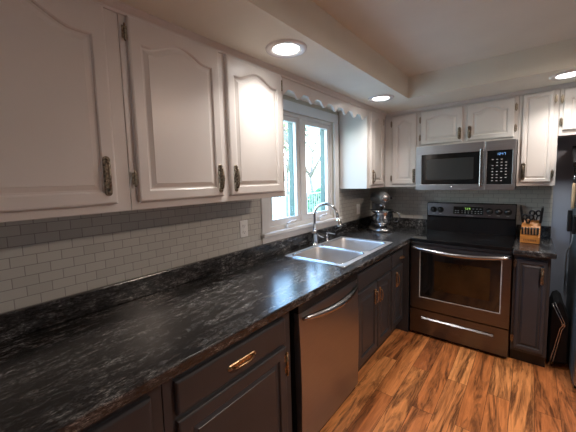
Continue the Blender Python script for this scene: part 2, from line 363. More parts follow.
# ------------------------------------------------------------------ cabinet builders (local: x width, -y front, z up)
def arch_h(t, rise):
    s = (t-.10)/.80
    if s <= 0 or s >= 1: return 0.0
    return rise * (0.5*(1-math.cos(2*PI*s)))**0.8
def door_mesh(w, h, th=.02, stile=.043, rail=.042, top=.048, rise=.0, field=.017, edge=.008):
    """raised-panel door: front at y=-th, back at y=0, origin lower left"""
    NS = 24
    def loop(i, y, rect=False):
        if rect: x0, x1, z0, z1, rs = i, w-i, i, h-i, 0
        else:    x0, x1, z0, z1, rs = stile+i, w-stile-i, rail+i, h-top-rise-i, rise
        pts = []
        for k in range(NS): pts.append((x0+(x1-x0)*k/NS, y, z0))
        for k in range(6):  pts.append((x1, y, z0+(z1-z0)*k/6))
        for k in range(NS):
            t = k/NS; pts.append((x1+(x0-x1)*t, y, z1+arch_h(t, rs)))
        for k in range(6):  pts.append((x0, y, z1+(z0-z1)*k/6))
        return pts
    L = [loop(0, 0, True), loop(0, -th+edge*.7, True), loop(edge*.35, -th+edge*.25, True), loop(edge, -th, True),
         loop(0, -th), loop(.004, -th+.003), loop(.006, -th+.009), loop(.013, -th+.010), loop(.013+field*.9, -th+.0035), loop(.013+field, -th+.0018)]
    mb = MB(); mb.loft(L); return mb
def flat_door_mesh(w, h, th=.02): return door_mesh(w, h, th, rise=0)
def pull_mesh(L=.145, w=.026):
    """ornate bar pull, vertical, centred at origin, standing off -y"""
    mb = MB(); r = w/2; pts = []
    for k in range(9): a = PI*k/8; pts.append((r*math.cos(a), L/2-r+r*math.sin(a)))
    for k in range(9): a = PI+PI*k/8; pts.append((r*math.cos(a), -L/2+r+r*math.sin(a)))
    mb.loft([[(x, 0, z) for x, z in pts], [(x, -.003, z) for x, z in pts], [(x*.8, -.005, z*.97) for x, z in pts]])
    mb.tube([(0, -.004, L*.36), (0, -.018, L*.33), (0, -.024, L*.2), (0, -.026, 0), (0, -.024, -L*.2), (0, -.018, -L*.33), (0, -.004, -L*.36)], [.0045, .005, .0035, .006, .0035, .005, .0045], 8)
    for z in (-.28, -.12, .12, .28):
        for sx in (-1, 1): mb.sphere((sx*r*.62, -.006, z*L), .0042, 8)
    for z in (-.43, .43): mb.sphere((0, -.006, z*L), .006, 8)
    return mb
def hinge_mesh(h=.055):
    mb = MB(); mb.lathe([(.0015, -h/2-.006), (.004, -h/2-.003), (.0045, -h/2), (.0045, h/2), (.004, h/2+.003), (.0015, h/2+.006)], (0, -.004, 0), n=8)
    mb.box(-.010, .010, -.002, .001, -h/2*.85, h/2*.85); return mb
def add_door(root, x0, x1, z0, z1, yf, mat, style, pull=None, hinges=(), metal='bronze', hmetal=None, name='door', **kw):
    """yf: y of the frame front. pull=(x,z,horizontal,L)"""
    d = door_mesh(x1-x0, z1-z0, rise=kw.pop('rise', 0), **kw).build(name, mat, root, loc=(x0, yf, z0))
    if pull:
        px, pz, hor, L = pull
        p = pull_mesh(L, .017 if metal == 'brass' else .026).build('handle', metal, d, loc=(px-x0, -.020, pz-z0), rot=(0, R(90) if hor else 0, 0))
    for hx, hz in hinges:
        hinge_mesh().build('hinge', hmetal or metal, d, loc=(hx-x0, -.010, hz-z0))
    return d
def cabinet(name, label, loc, rz, W, z0, z1, depth, mat, group=None, cat='cabinet', frame=True):
    r = empty(name, loc, rz); tag(r, label, cat, group)
    # box behind a face frame
    bx('carcass', mat, r, 0.0005, W-.0005, -depth+.02, -.0085, z0+.012, z1)
    bx('face_frame', mat, r, 0.0005, W-.0005, -depth, -depth+.0199, z0, z1, .002)
    return r
ZU, ZT, DU = 1.38, 2.1495, .305
GU = 'white wall cabinets around the kitchen'
LR = R(90)
# ---- wall cabinets on the window wall
a = cabinet('wall_cabinet', 'large white wall cabinet nearest the camera, cut by the picture edge', (0, -3.75, 0), LR, .793, ZU, ZT, DU, 'cab_white', GU)
add_door(a, .12, .74, 1.412, 2.118, -DU, 'cab_white', 0, (.74-.032, 1.515, False, .145), [], rise=.085, stile=.044, rail=.042, top=.025)
b = cabinet('wall_cabinet', 'white double-door wall cabinet ending beside the window', (0, -2.956, 0), LR, .958, ZU, ZT, DU, 'cab_white', GU)
add_door(b, .026, .451, 1.412, 2.118, -DU, 'cab_white', 0, (.451-.022, 1.50, False, .14), [(.016, 2.055), (.016, 1.505)], rise=.045)
add_door(b, .498, .925, 1.412, 2.118, -DU, 'cab_white', 0, (.498+.032, 1.50, False, .14), [(.934, 2.06), (.934, 1.505)], rise=.045)
c = cabinet('wall_cabinet', 'narrow white wall cabinet between the window and the corner', (0, -.765, 0), LR, .455, ZU, ZT, DU, 'cab_white', GU)
bx('side_panel', 'cab_white', c, -.004, 0, -DU, -.019, ZU, ZT)
add_door(c, .065, .375, 1.41, 2.118, -DU, 'cab_white', 0, (.065+.035, 1.49, False, .14), [(.384, 2.05), (.384, 1.47)], rise=.04, stile=.045)
# ---- wall cabinets on the range wall
d1 = cabinet('wall_cabinet', 'white single-door wall cabinet in the corner, left of the microwave', (.306, 0, 0), 0, .348, ZU, ZT, DU, 'cab_white', GU)
add_door(d1, .080, .320, 1.41, 2.105, -DU, 'cab_white', 0, (.320-.02, 1.49, False, .14), [(.071, 2.03), (.071, 1.47)], rise=.04, stile=.045)
d2 = cabinet('wall_cabinet', 'short white two-door wall cabinet above the microwave', (.655, 0, 0), 0, .765, 1.762, ZT, DU, 'cab_white', GU)
add_door(d2, .012, .366, 1.79, 2.105, -DU, 'cab_white', 0, (.366-.022, 1.865, False, .11), [(.004, 2.03), (.004, 1.86)], rise=.04, rail=.038, top=.034)
add_door(d2, .400, .738, 1.79, 2.105, -DU, 'cab_white', 0, (.400+.022, 1.865, False, .11), [(.747, 2.03), (.747, 1.86)], rise=.04, rail=.038, top=.034)
d3 = cabinet('wall_cabinet', 'tall narrow white wall cabinet over the knife block', (1.421, 0, 0), 0, .243, ZU, ZT, DU, 'cab_white', GU)
add_door(d3, .024, .212, 1.41, 2.115, -DU, 'cab_white', 0, (.024+.018, 1.50, False, .14), [(.221, 2.05), (.221, 1.475)], rise=0, stile=.022, rail=.028, top=.028, field=.006)
d4 = cabinet('wall_cabinet', 'white wall cabinet above the refrigerator space, cut by the picture edge', (1.665, 0, 0), 0, .85, 1.765, ZT, DU, 'cab_white', GU)
add_door(d4, .022, .420, 1.805, 2.11, -DU, 'cab_white', 0, (.42-.03, 1.88, False, .11), [(.013, 2.04), (.013, 1.87)], rise=.04, rail=.038, top=.034)
add_door(d4, .440, .838, 1.805, 2.11, -DU, 'cab_white', 0, (.44+.03, 1.88, False, .11), [(.846, 2.04), (.846, 1.87)], rise=.04, rail=.038, top=.034)

# ---- scalloped valance over the window
pts = [(0, 2.117)]
W = 1.226; ns = 7.5
for k in range(91):
    t = k/90
    z = 2.040 - .020*math.cos(2*PI*t*ns) - .006*math.cos(4*PI*t*ns)
    pts.append((W*t, z))
pts.append((W, 2.117))
vb = MB(); vb.loft([[(x, -DU+.0, z) for x, z in pts], [(x, -DU+.018, z) for x, z in pts]])
vb.box(0, W, -DU, -DU+.018, 2.1172, 2.1495)
v = vb.build('window_valance', 'cab_white', loc=(0, -1.997, 0), rot=(0, 0, LR), bevel=.0015)
tag(v, 'white scalloped wooden valance spanning between cabinets above the window', 'valance')

# ---- downlights
DLL = ['recessed ceiling downlight above the double-door cabinet, nearest the camera', 'recessed ceiling downlight in front of the window valance corner', 'recessed ceiling downlight above the tall narrow cabinet by the picture edge']
for (x, y), lab in zip(DL_SPOTS, DLL):
    r = empty('recessed_downlight', (x, y, SZ)); tag(r, lab, 'downlight', 'recessed downlights in the soffit')
    MB().lathe([(.106, 0), (.104, -.006), (.096, -.010), (.076, -.009), (.064, -.003), (.064, 0)], n=40, cap0=False, cap1=False).build('trim_ring', 'white_metal', r)
    MB().lathe([(.0635, -.0005), (.0635, -.004), (.060, -.0055)], n=40).build('lens', 'lamp_glow', r)

# ---- ceiling lamp of the room behind the camera
r = empty('dome_ceiling_lamp', (2.25, -1.75, 2.33)); tag(r, 'flush dome ceiling lamp lighting the room', 'lamp')
MB().lathe([(.17, 0), (.17, -.02), (.15, -.03)], n=32).build('base', 'white_metal', r)
MB().lathe([(.15, -.0305), (.14, -.05), (.10, -.07), (.03, -.078), (.002, -.079)], n=32).build('dome', 'dome_glow', r)

# ------------------------------------------------------------------ worktops
CT, CB = .914, .874
CF = .675
wt = empty('worktop', (0, -2.2, CB)); tag(wt, 'long black streaked worktop running under the window to the corner', 'worktop')
def wtp(mb, name, parent, org, mat='counter', bevel=0):
    o = mb.build(name, mat, None, bevel); o.parent = parent; o.matrix_parent_inverse = Matrix.Translation(Vector(org)*-1); return o
SK = (.108, .612, -1.797, -.915)  # sink rim outline x0,x1,y0,y1
hx0, hx1, hy0, hy1 = SK[0]+.012, SK[1]-.012, SK[2]+.012, SK[3]-.012
def slab(xa, xb, ya, yb, hole=None):
    """worktop slab with rounded front (+x) edge; optional hole"""
    bm = bmesh.new()
    xs = [xa, xb] if not hole else [xa, hole[0], hole[1], xb]
    ys = [ya, yb] if not hole else [ya, hole[2], hole[3], yb]
    V = {}
    for zi, z in enumerate((CB, CT)):
        for i, x in enumerate(xs):
            for j, y in enumerate(ys): V[i, j, zi] = bm.verts.new((x, y, z))
    nx, ny = len(xs), len(ys)
    def isin(i, j): return 0 <= i < nx-1 and 0 <= j < ny-1 and not (hole and i == 1 and j == 1)
    for i in range(nx-1):
        for j in range(ny-1):
            if not isin(i, j): continue
            bm.faces.new([V[i,j,1], V[i+1,j,1], V[i+1,j+1,1], V[i,j+1,1]]); bm.faces.new([V[i,j,0], V[i,j+1,0], V[i+1,j+1,0], V[i+1,j,0]])
            for (di, dj, p, q) in ((-1,0,(i,j),(i,j+1)), (1,0,(i+1,j),(i+1,j+1)), (0,-1,(i,j),(i+1,j)), (0,1,(i,j+1),(i+1,j+1))):
                if not isin(i+di, j+dj):
                    bm.faces.new([V[p[0],p[1],0], V[q[0],q[1],0], V[q[0],q[1],1], V[p[0],p[1],1]])
    bmesh.ops.recalc_face_normals(bm, faces=bm.faces)
    me = bpy.data.meshes.new('slab'); bm.to_mesh(me); bm.free(); me.materials.append(M['counter']); return me
me = slab(0.001, CF, -4.3, -.001, (hx0, hx1, hy0, hy1))
o = bpy.data.objects.new('slab', me); col.objects.link(o); o.parent = wt; o.matrix_parent_inverse = Matrix.Translation((0, 2.2, -CB))
bv = o.modifiers.new('bevel', 'BEVEL'); bv.width = .006; bv.segments = 3; bv.limit_method = 'ANGLE'
lip = MB().box(.008, .027, -4.3, -.008, CT, 1.0155); wtp(lip, 'upstand', wt, (0, -2.2, CB), bevel=.004)
lip = MB().box(.027, .668, -.027, -.008, CT, 1.0155); wtp(lip, 'upstand', wt, (0, -2.2, CB), bevel=.004)
rt = empty('worktop', (1.43, 0, CB)); tag(rt, 'short black streaked worktop between the range and the refrigerator', 'worktop')
wtp(MB().box(1.431, 1.676, -.685, -.008, CB, CT), 'slab', rt, (1.43, 0, CB), bevel=.006)
wtp(MB().box(1.431, 1.667, -.027, -.008, CT, 1.0155), 'upstand', rt, (1.43, 0, CB), bevel=.004)

# ------------------------------------------------------------------ base cabinets (left run, rotated: local x = +y, local -y = +x)
BF = .60      # face frame front (doors stand 2 cm proud -> .62)
GB = 'charcoal base cabinets'
def base(label, y0, y1, sink=False):
    r = empty('base_cabinet', (0, y0, 0), LR); tag(r, label, 'cabinet', GB); W = y1-y0
    bx('carcass', 'cab_dark', r, .0005, W-.0005, -BF+.02, -.002, .10, .66 if sink else .872)
    bx('toe_kick', 'plastic_black', r, .0005, W-.0005, -BF+.05, -BF+.07, .001, .10)
    bx('face_frame', 'cab_dark', r, .0005, W-.0005, -BF, -BF+.0199, .10, .872, .002)
    return r
KW = dict(stile=.048, rail=.05, top=.05)
def drawer(r, x0, x1, z0, z1, pull, yf=-BF, metal='brass'):
    mb = MB(); w, h = x1-x0, z1-z0
    mb.loft([[(a, y, b) for a, b in ((i, i), (w-i, i), (w-i, h-i), (i, h-i))] for i, y in ((0, 0), (0, -.013), (.004, -.018), (.009, -.020))])
    d = mb.build('drawer', 'cab_dark', r, loc=(x0, yf, z0))
    if pull:
        pull_mesh(pull[2], .022).build('handle', metal, d, loc=(pull[0]-x0, -.020, pull[1]-z0), rot=(0, R(90), 0))
    return d
a = base('charcoal base cabinet nearest the camera, mostly below the picture edge', -3.70, -3.03)
drawer(a, .05, .628, .69, .81, None)
add_door(a, .05, .628, .13, .665, -BF, 'cab_dark', 0, None, [], **KW)
a = base('charcoal base cabinet with drawer and door left of the dishwasher', -3.028, -2.352)
drawer(a, .040, .622, .690, .812, (.335, .743, .155))
dd = add_door(a, .040, .622, .13, .668, -BF, 'cab_dark', 0, None, [], **KW)
# ornate brass butterfly hinge
hb = MB(); hb.lathe([(.006, -.05), (.006, .05)], (0, -.006, 0), n=10); hb.sphere((0, -.006, .055), .007, 8); hb.sphere((0, -.006, -.055), .007, 8)
for z in (-.03, .03):
    hb.prism([(-.018, z-.012), (-.010, z-.018), (0, z-.014), (.010, z-.018), (.016, z-.012), (.012, z), (.016, z+.012), (.010, z+.018), (0, z+.014), (-.010, z+.018), (-.018, z+.012), (-.012, z)], 'y', -.003, .001)
hb.build('hinge', 'brass', dd, loc=(.582, -.018, .45))
# (dishwasher sits at -2.325 .. -1.645)
a = base('charcoal sink base cabinet with two doors', -1.625, -.968, True)
drawer(a, .010, .648, .695, .812, None)
add_door(a, .010, .350, .13, .675, -BF, 'cab_dark', 0, (.350-.045, .565, False, .125), [], 'brass', **KW)
add_door(a, .362, .648, .13, .675, -BF, 'cab_dark', 0, (.362+.035, .555, False, .125), [], 'brass', **KW)
a = base('narrow charcoal base cabinet in the corner beside the range', -.966, -.645, True)
drawer(a, .015, .300, .695, .812, (.245, .743, .09))
add_door(a, .015, .300, .13, .675, -BF, 'cab_dark', 0, (.125, .565, False, .14), [], 'brass', **KW)
# right of the range
a = empty('base_cabinet', (1.437, 0, 0)); tag(a, 'charcoal base cabinet between the range and the folded stool', 'cabinet', GB)
bx('carcass', 'cab_dark', a, 0, .215, -.600, -.002, .10, .872); bx('toe_kick', 'plastic_black', a, .002, .213, -.57, -.55, .001, .10)
bx('face_frame', 'cab_dark', a, 0, .215, -.620, -.6001, .10, .872, .002)
add_door(a, .018, .197, .125, .838, -.620, 'cab_dark', 0, (.197-.028, .725, False, .13), [(.010, .80), (.010, .20)], 'brass', 'bronze', stile=.022, rail=.03, top=.03, field=.012)
# corner filler
o = MB().box(.55, .664, -.643, -.60, .001, .873).build('corner_filler', 'cab_dark'); tag(o, 'dark filler strip in the corner between cabinet and range', 'filler')

# ------------------------------------------------------------------ dishwasher
r = empty('dishwasher', (0, -2.322, 0), LR); tag(r, 'stainless steel dishwasher with bowed bar handle under the worktop', 'dishwasher'); W = .674
MB().box(.004, W-.004, -.600, -.01, .012, .72).box(.004, W-.004, -.600, -.585, .7201, .866).build('tub', 'plastic_black', r)
bx('kick_plate', 'plastic_black', r, .004, W-.004, -.612, -.6005, .002, .044)
g = MB(); g.box(.004, W-.004, -.632, -.6005, .802, .866)
for i in range(22): g.box(.10+i*.021, .10+i*.021+.013, -.6335, -.632, .816, .822)
g.build('control_strip', 'plastic_black', r, .003)
loops = []
for t in range(9):
    z = .045+(.800-.045)*t/8; bow = .010*math.sin(PI*t/8)
    loops.append([(.006, -.601, z), (W-.006, -.601, z), (W-.006, -.632-bow, z), (W*.5, -.636-bow, z), (.006, -.632-bow, z)])
dr = MB().loft(loops, smooth=False).build('door', 'steel', r)
for p in dr.data.polygons: p.use_smooth = False
n = 24; path = [(.030+(W-.060)*k/n, -.640-.050*math.sin(PI*k/n)**.8, .772-.012*math.sin(PI*k/n)) for k in range(n+1)]
MB().tube(path, [.010+.010*math.sin(PI*k/n)**.5 for k in range(n+1)], 14).build('handle', 'steel_bright', dr)

# ------------------------------------------------------------------ range
RX0, RX1 = .678, 1.428; RW = RX1-RX0
r = empty('range', (RX0, 0, 0)); tag(r, 'stainless and black freestanding electric range with glass cooktop', 'range')
bx('body', 'black_enamel', r, 0, RW, -.595, -.03, .012, .885)
bx('kick', 'plastic_black', r, .01, RW-.01, -.605, -.5955, .005, .045)
g = MB(); g.box(-.002, RW+.002, -.640, -.055, .8855, .918)
ct = g.build('cooktop', 'glass_black', r, .005)
g = MB()
for (cx_, cy_, rr) in ((.20, -.47, .105), (.56, -.47, .085), (.20, -.20, .075), (.56, -.20, .105), (.38, -.16, .05)):
    for q in (rr, rr*.62):
        g.lathe([(q, .9184), (q-.003, .9186), (q-.003, .9184)], (cx_, cy_, 0), n=40, cap0=False, cap1=False)
g.build('burner_rings', 'ring_marks', ct)
# back guard
g = MB(); g.prism([(-.10, .9185), (-.085, 1.06), (-.095, 1.07), (-.080, 1.200), (-.070, 1.208), (-.028, 1.208), (-.028, .9185)], 'x', 0, RW)
bg = g.build('back_guard', 'black_enamel', r, .003)
# brushed steel face with rounded ends, follows the sloping front
def on_bg(z): return -.0965+(.0985-.0805)*(z-1.07)/(.13)
face = MB(); lp = []
for off in (0, .004):
    lp.append([(.010, on_bg(1.075)-off, 1.075), (RW-.010, on_bg(1.075)-off, 1.075), (RW-.004, on_bg(1.19)-off, 1.19), (RW-.012, on_bg(1.20)-off, 1.201), (.012, on_bg(1.20)-off, 1.201), (.004, on_bg(1.19)-off, 1.19)])
face.loft(lp); face.build('control_face', 'steel_dark', bg)
g = MB(); lp = []
for off in (.004, .006): lp.append([(.248, on_bg(1.098)-off, 1.098), (.498, on_bg(1.098)-off, 1.098), (.498, on_bg(1.172)-off, 1.172), (.248, on_bg(1.172)-off, 1.172)])
disp = g.loft(lp).build('display_panel', 'glass_black', bg)
g = MB()
def seg_digit(g, x, z, w_, h_, segs, y, t=.003):
    S = {'a': (x, x+w_, z+h_-t, z+h_), 'g': (x, x+w_, z+h_/2-t/2, z+h_/2+t/2), 'd': (x, x+w_, z, z+t), 'f': (x, x+t, z+h_/2, z+h_), 'e': (x, x+t, z, z+h_/2), 'b': (x+w_-t, x+w_, z+h_/2, z+h_), 'c': (x+w_-t, x+w_, z, z+h_/2)}
    for s_ in segs: a0, a1, b0, b1 = S[s_]; g.box(a0, a1, y-.001, y, b0, b1)
for i, sgs in enumerate(('abc', 'abged', 'abcdfg'.replace('d', ''))):
    seg_digit(g, .345+i*.018, 1.142, .011, .020, sgs, on_bg(1.15)-.0062)
g.build('clock_digits', 'led_green', disp)
g = MB()
for zz in (1.110, 1.128):
    for xx in (.262, .285, .318, .345, .372, .40, .43, .455, .478): g.box(xx, xx+.012, on_bg(zz)-.0075, on_bg(zz)-.0058, zz, zz+.005)
for xx in (.41, .44, .47): g.box(xx, xx+.014, on_bg(1.15)-.0075, on_bg(1.15)-.0058, 1.15, 1.156)
g.build('key_marks', 'grey_marks', disp)
MB().box(.36, .42, on_bg(1.086)-.0055, on_bg(1.086)-.003, 1.082, 1.087).build('printed_name', 'grey_marks', bg)
for xx in (.066, .130, .548, .618, .688):
    k = MB().lathe([(.030, 0), (.030, -.006), (.024, -.008), (.021, -.026), (.018, -.030), (.001, -.031)], axis='y', n=24)
    k.box(-.004, .004, -.036, -.028, -.018, .018)
    k = k.build('knob', 'plastic_black', bg, loc=(xx, on_bg(1.135)-.004, 1.135))
    MB().box(-.0012, .0012, -.0368, -.0362, .004, .016).build('pointer', 'grey_marks', k)
    MB().box(xx-.010, xx+.010, on_bg(1.098)-.005, on_bg(1.098)-.003, 1.094, 1.099).build('knob_marking', 'grey_marks', bg)
MB().box(0, RW, -.098, -.088, .9185, .928).build('chrome_trim', 'steel_bright', bg)
# oven door
FY = -.640
g = MB(); g.box(.004, RW-.004, FY+.0, -.5965, .858, .884); g.build('vent_trim', 'plastic_black', r, .003)
D0, D1 = .262, .855
wx0, wx1, wz0, wz1 = .080, .690, .372, .815
g = MB()
g.box(.004, wx0, FY, -.600, D0, D1); g.box(wx1, RW-.004, FY, -.600, D0, D1); g.box(wx0, wx1, FY, -.600, D0, wz0); g.box(wx0, wx1, FY, -.600, wz1, D1)
od = g.build('oven_door', 'steel_dark', r, .0)
g = MB(); t_ = .007; a0, a1, b0, b1 = wx0, wx1, wz0, wz1
g.box(a0, a0+t_, FY-.002, FY+.004, b0+t_, b1-t_); g.box(a1-t_, a1, FY-.002, FY+.004, b0+t_, b1-t_); g.box(a0, a1, FY-.002, FY+.004, b0, b0+t_); g.box(a0, a1, FY-.002, FY+.004, b1-t_, b1)
g.build('window_border', 'grey_marks', od)
g = MB(); ia, ib, ic, id_ = wx0+.125, wx1-.075, wz0+.09, wz1-.085
y0_, y1_ = FY+.001, FY+.008
g.box(wx0+t_, ia, y0_, y1_, wz0+t_, wz1-t_); g.box(ib, wx1-t_, y0_, y1_, wz0+t_, wz1-t_); g.box(ia, ib, y0_, y1_, wz0+t_, ic); g.box(ia, ib, y0_, y1_, id_, wz1-t_)
g.build('window_glass', 'glass_black', od)
og = simple('smoked_oven_glass', (0.032, 0.016, 0.006), 0.07, noise=0.35, nscale=6)
MB().box(ia, ib, y0_+.0005, y1_, ic, id_).build('inner_window', og, od)
n = 28; path = [(.006+(RW-.012)*k/n, -.650-.052*math.sin(PI*k/n)**.6, .838-.022*math.sin(PI*k/n)) for k in range(n+1)]
MB().tube(path, [.012+.006*math.sin(PI*k/n)**.5 for k in range(n+1)], 14).build('handle', 'steel_bright', od)
# storage drawer
g = MB()
g.box(.004, RW-.004, FY, -.600, .030, .170); g.box(.004, RW-.004, FY, -.600, .196, .252); g.box(.004, .100, FY, -.600, .170, .196); g.box(.650, RW-.004, FY, -.600, .170, .196); g.box(.100, .650, FY+.022, -.600, .170, .196)
sd = g.build('storage_drawer', 'steel_dark', r)
MB().loft([[(x, FY-.001, .168), (x, FY-.008, .174), (x, FY+.002, .188), (x, FY+.006, .186)] for x in (.100, .650)]).build('handle', 'steel_bright', sd)

# ------------------------------------------------------------------ microwave
r = empty('microwave', (.660, 0, 1.352)); tag(r, 'stainless steel over-the-range microwave with black glass door', 'microwave'); W = .757; H = .408
bx('body', 'plastic_black', r, 0, W, -.400, -.009, .004, H, .003)
g = MB()
for i in range(2): g.box(.08+i*.32, .36+i*.32, -.30, -.12, -.001, .004)
g.build('underside_filter', 'steel_dark', r)
MY = -.445
g = MB(); g.box(0, .545, MY, -.4005, 0, .052); g.box(0, .545, MY, -.4005, .330, H); g.box(0, .050, MY, -.4005, .052, .330)
g.box(.545, .552, MY+.004, -.4005, .0, H)
md = g.build('door', 'steel', r, .002)
MB().box(.0505, .545, MY+.003, MY+.012, .0525, .3295).build('window_glass', 'glass_black', md)
vent = simple('smoked_microwave_window', (0.03, 0.033, 0.034), 0.12)
MB().box(.095, .470, MY+.002, MY+.0028, .095, .285).build('mesh_window', vent, md)
g = MB(); g.box(.518, .544, MY-.030, MY-.020, .030, .345); g.box(.522, .540, MY-.020, MY, .040, .062); g.box(.522, .540, MY-.020, MY, .312, .334)
g.build('handle', 'steel_bright', md, .003)
g = MB(); g.box(.5525, W, MY, -.4005, 0, .048); g.box(.5525, W, MY, -.4005, .328, H); g.box(.5525, .566, MY, -.4005, .048, .328); g.box(.736, W, MY, -.4005, .048, .328)
cp = g.build('control_surround', 'steel', r, .002)
kp = MB().box(.5665, .7355, MY+.002, -.4005, .0485, .3275).build('keypad', 'glass_black', cp)
g = MB()
for i, sgs in enumerate(('bc', 'abged', 'fgbc', 'abc')): seg_digit(g, .632+i*.016, .288, .010, .018, sgs, MY+.0015, .0025)
g.build('clock_digits', 'led_blue', kp)
g = MB()
for rr_ in range(8):
    for cc in range(4): 
        if (rr_*4+cc) % 7 != 3: g.box(.600+cc*.030, .612+cc*.030, MY+.0008, MY+.002, .075+rr_*.025, .081+rr_*.025)
g.build('key_marks', 'grey_marks', kp)
# round badge on the lower edge of the door
g = MB(); g.lathe([(.009, 0), (.009, -.002), (.001, -.0022)], (.30, MY, .026), axis='y', n=18); g.build('badge', 'steel_bright', md)

# ------------------------------------------------------------------ sink
def rrect(x0, x1, y0, y1, r_, z, n=6):
    P = []
    for (cx_, cy_, a0) in ((x1-r_, y1-r_, 0), (x0+r_, y1-r_, 90), (x0+r_, y0+r_, 180), (x1-r_, y0+r_, 270)):
        for k in range(n+1): a = R(a0+90*k/n); P.append((cx_+r_*math.cos(a), cy_+r_*math.sin(a), z))
    return P
r = empty('kitchen_sink', (SK[0], SK[2], CT)); tag(r, 'double bowl stainless steel sink set into the worktop under the window', 'sink')
def sk(mb, name, mat, parent=r, bevel=0):
    o = mb.build(name, mat, None, bevel); o.parent = parent
    if parent is r: o.matrix_parent_inverse = Matrix.Translation((-SK[0], -SK[2], -CT))
    return o
x0, x1, y0, y1 = SK; ym = -1.372
bowls = [(x0+.035, x1-.040, y0+.035, ym-.012), (x0+.035, x1-.040, ym+.012, y1-.035)]
# deck: built with bmesh so the two bowls are real holes
bm = bmesh.new()
outer = [bm.verts.new(p) for p in rrect(x0, x1, y0, y1, .015, CT+.0045)]
edges = [bm.edges.new((outer[i], outer[(i+1) % len(outer)])) for i in range(len(outer))]
for bw in bowls:
    l = [bm.verts.new(p) for p in rrect(*bw, .05, CT+.0045)]
    edges += [bm.edges.new((l[i], l[(i+1) % len(l)])) for i in range(len(l))]
bmesh.ops.triangle_fill(bm, use_beauty=True, use_dissolve=False, edges=edges)
me = bpy.data.meshes.new('deck'); bm.to_mesh(me); bm.free(); me.materials.append(M['sink_steel'])
dk = bpy.data.objects.new('deck', me); col.objects.link(dk); dk.parent = r; dk.matrix_parent_inverse = Matrix.Translation((-SK[0], -SK[2], -CT))
g = MB()
lps = [rrect(x0-.0, x1+.0, y0-.0, y1+.0, .015, CT+.0045), rrect(x0-.004, x1+.004, y0-.004, y1+.004, .019, CT+.004), rrect(x0-.006, x1+.006, y0-.006, y1+.006, .021, CT+.0003)]
g.loft(lps, cap0=False, cap1=False, smooth=True); sk(g, 'rim', 'chrome')
for bw in bowls:
    xa, xb, ya, yb = bw; g = MB()
    lps = [rrect(xa, xb, ya, yb, .05, CT+.0045)]
    for (i, dz, rr_) in ((.004, -.002, .052), (.008, -.012, .052), (.014, -.12, .05), (.022, -.155, .045), (.045, -.172, .03), (.08, -.176, .02)):
        lps.append(rrect(xa+i, xb-i, ya+i, yb-i, rr_, CT+dz))
    g.loft(lps, cap0=False, cap1=True, smooth=True); bo = sk(g, 'bowl', 'sink_steel')
    MB().lathe([(.042, .0), (.042, .002), (.034, .003), (.030, .001), (.001, .001)], ((xa+xb)/2, (ya+yb)/2, CT-.1755), n=24).build('drain', 'chrome', bo)
    g = MB(); lps = [rrect(xa-.006, xb+.006, ya-.006, yb+.006, .055, CT+.0046), rrect(xa-.003, xb+.003, ya-.003, yb+.003, .053, CT+.0068), rrect(xa+.002, xb-.002, ya+.002, yb-.002, .05, CT+.003)]
    g.loft(lps, cap0=False, cap1=False, smooth=True); g.build('bowl_lip', 'chrome', bo)

# ------------------------------------------------------------------ faucet
fx, fy = .075, -1.335
r = empty('kitchen_faucet', (fx, fy, CT), rz=R(8)); tag(r, 'tall chrome gooseneck pull-down faucet behind the sink', 'faucet')
MB().lathe([(.032, 0), (.032, .006), (.028, .010), (.025, .020), (.024, .05), (.025, .085), (.026, .10), (.022, .115), (.015, .125), (.0150, .130)], n=24).build('body', 'chrome', r)
path = [(0, 0, .128), (0, 0, .20), (0, 0, .252)]
rad = .107
for k in range(1, 19): a = PI - PI*0.96*k/18; path.append((rad+rad*math.cos(a), 0, .252+rad*math.sin(a)))
ex, ez = path[-1][0], path[-1][2]
path.append((ex+.006, 0, ez-.03))
MB().tube(path, .0130, 14).build('spout', 'chrome', r)
g = MB(); g.tube([(ex+.006, 0, ez-.028), (ex+.010, 0, ez-.045), (ex+.018, 0, ez-.075), (ex+.021, 0, ez-.088)], [.015, .017, .019, .023], 16)
hd = g.build('spray_head', 'chrome', r)
MB().box(ex+.022, ex+.037, -.006, .006, ez-.070, ez-.050).build('button', 'plastic_black', hd, .002)
g = MB(); g.tube([(0, .018, .075), (.004, .036, .082), (.006, .045, .092)], .0105, 12); g.tube([(.004, .040, .085), (.020, .060, .065), (.050, .085, .030+.02)], [.0085, .007, .006], 10)
g.build('lever', 'chrome', r)
r = empty('soap_dispenser', (.075, -1.13, CT)); tag(r, 'small chrome soap dispenser between faucet and far sink bowl', 'soap dispenser')
MB().lathe([(.022, 0), (.022, .004), (.016, .010), (.014, .04), (.015, .046), (.009, .050), (.008, .062), (.010, .066), (.009, .074), (.001, .076)], n=20).build('pump', 'chrome', r)
MB().tube([(0, 0, .068), (.03, .018, .066), (.065, .04, .060)], [.006, .005, .0045], 10).build('nozzle', 'chrome', r)

# ------------------------------------------------------------------ outlets
def outlet(loc, rz, label):
    r = empty('wall_outlet', loc, rz); tag(r, label, 'outlet', 'white wall outlets')
    g = MB(); g.loft([[(x*s, y, z*s2) for x, z in ((-.036, -.058), (.036, -.058), (.036, .058), (-.036, .058))] for y, s, s2 in ((0, 1, 1), (-.004, 1, 1), (-.006, .92, .95))])
    g.build('cover_plate', 'white_plastic', r)
    for z in (-.022, .022):
        g = MB(); pts = [(.016*math.cos(2*PI*k/20), z+.013*math.sin(2*PI*k/20)) for k in range(20)]
        g.prism(pts, 'y', -.0085, -.006); f = g.build('socket', 'white_plastic', r)
        g = MB(); g.box(-.0075, -.0055, -.0088, -.0084, z-.004, z+.006); g.box(.0055, .0075, -.0088, -.0084, z-.004, z+.006); g.lathe([(.0025, -.0084), (.0025, -.0088)], (0, 0, z-.009), axis='y', n=10)
        g.build('slots', 'slot_dark', f)
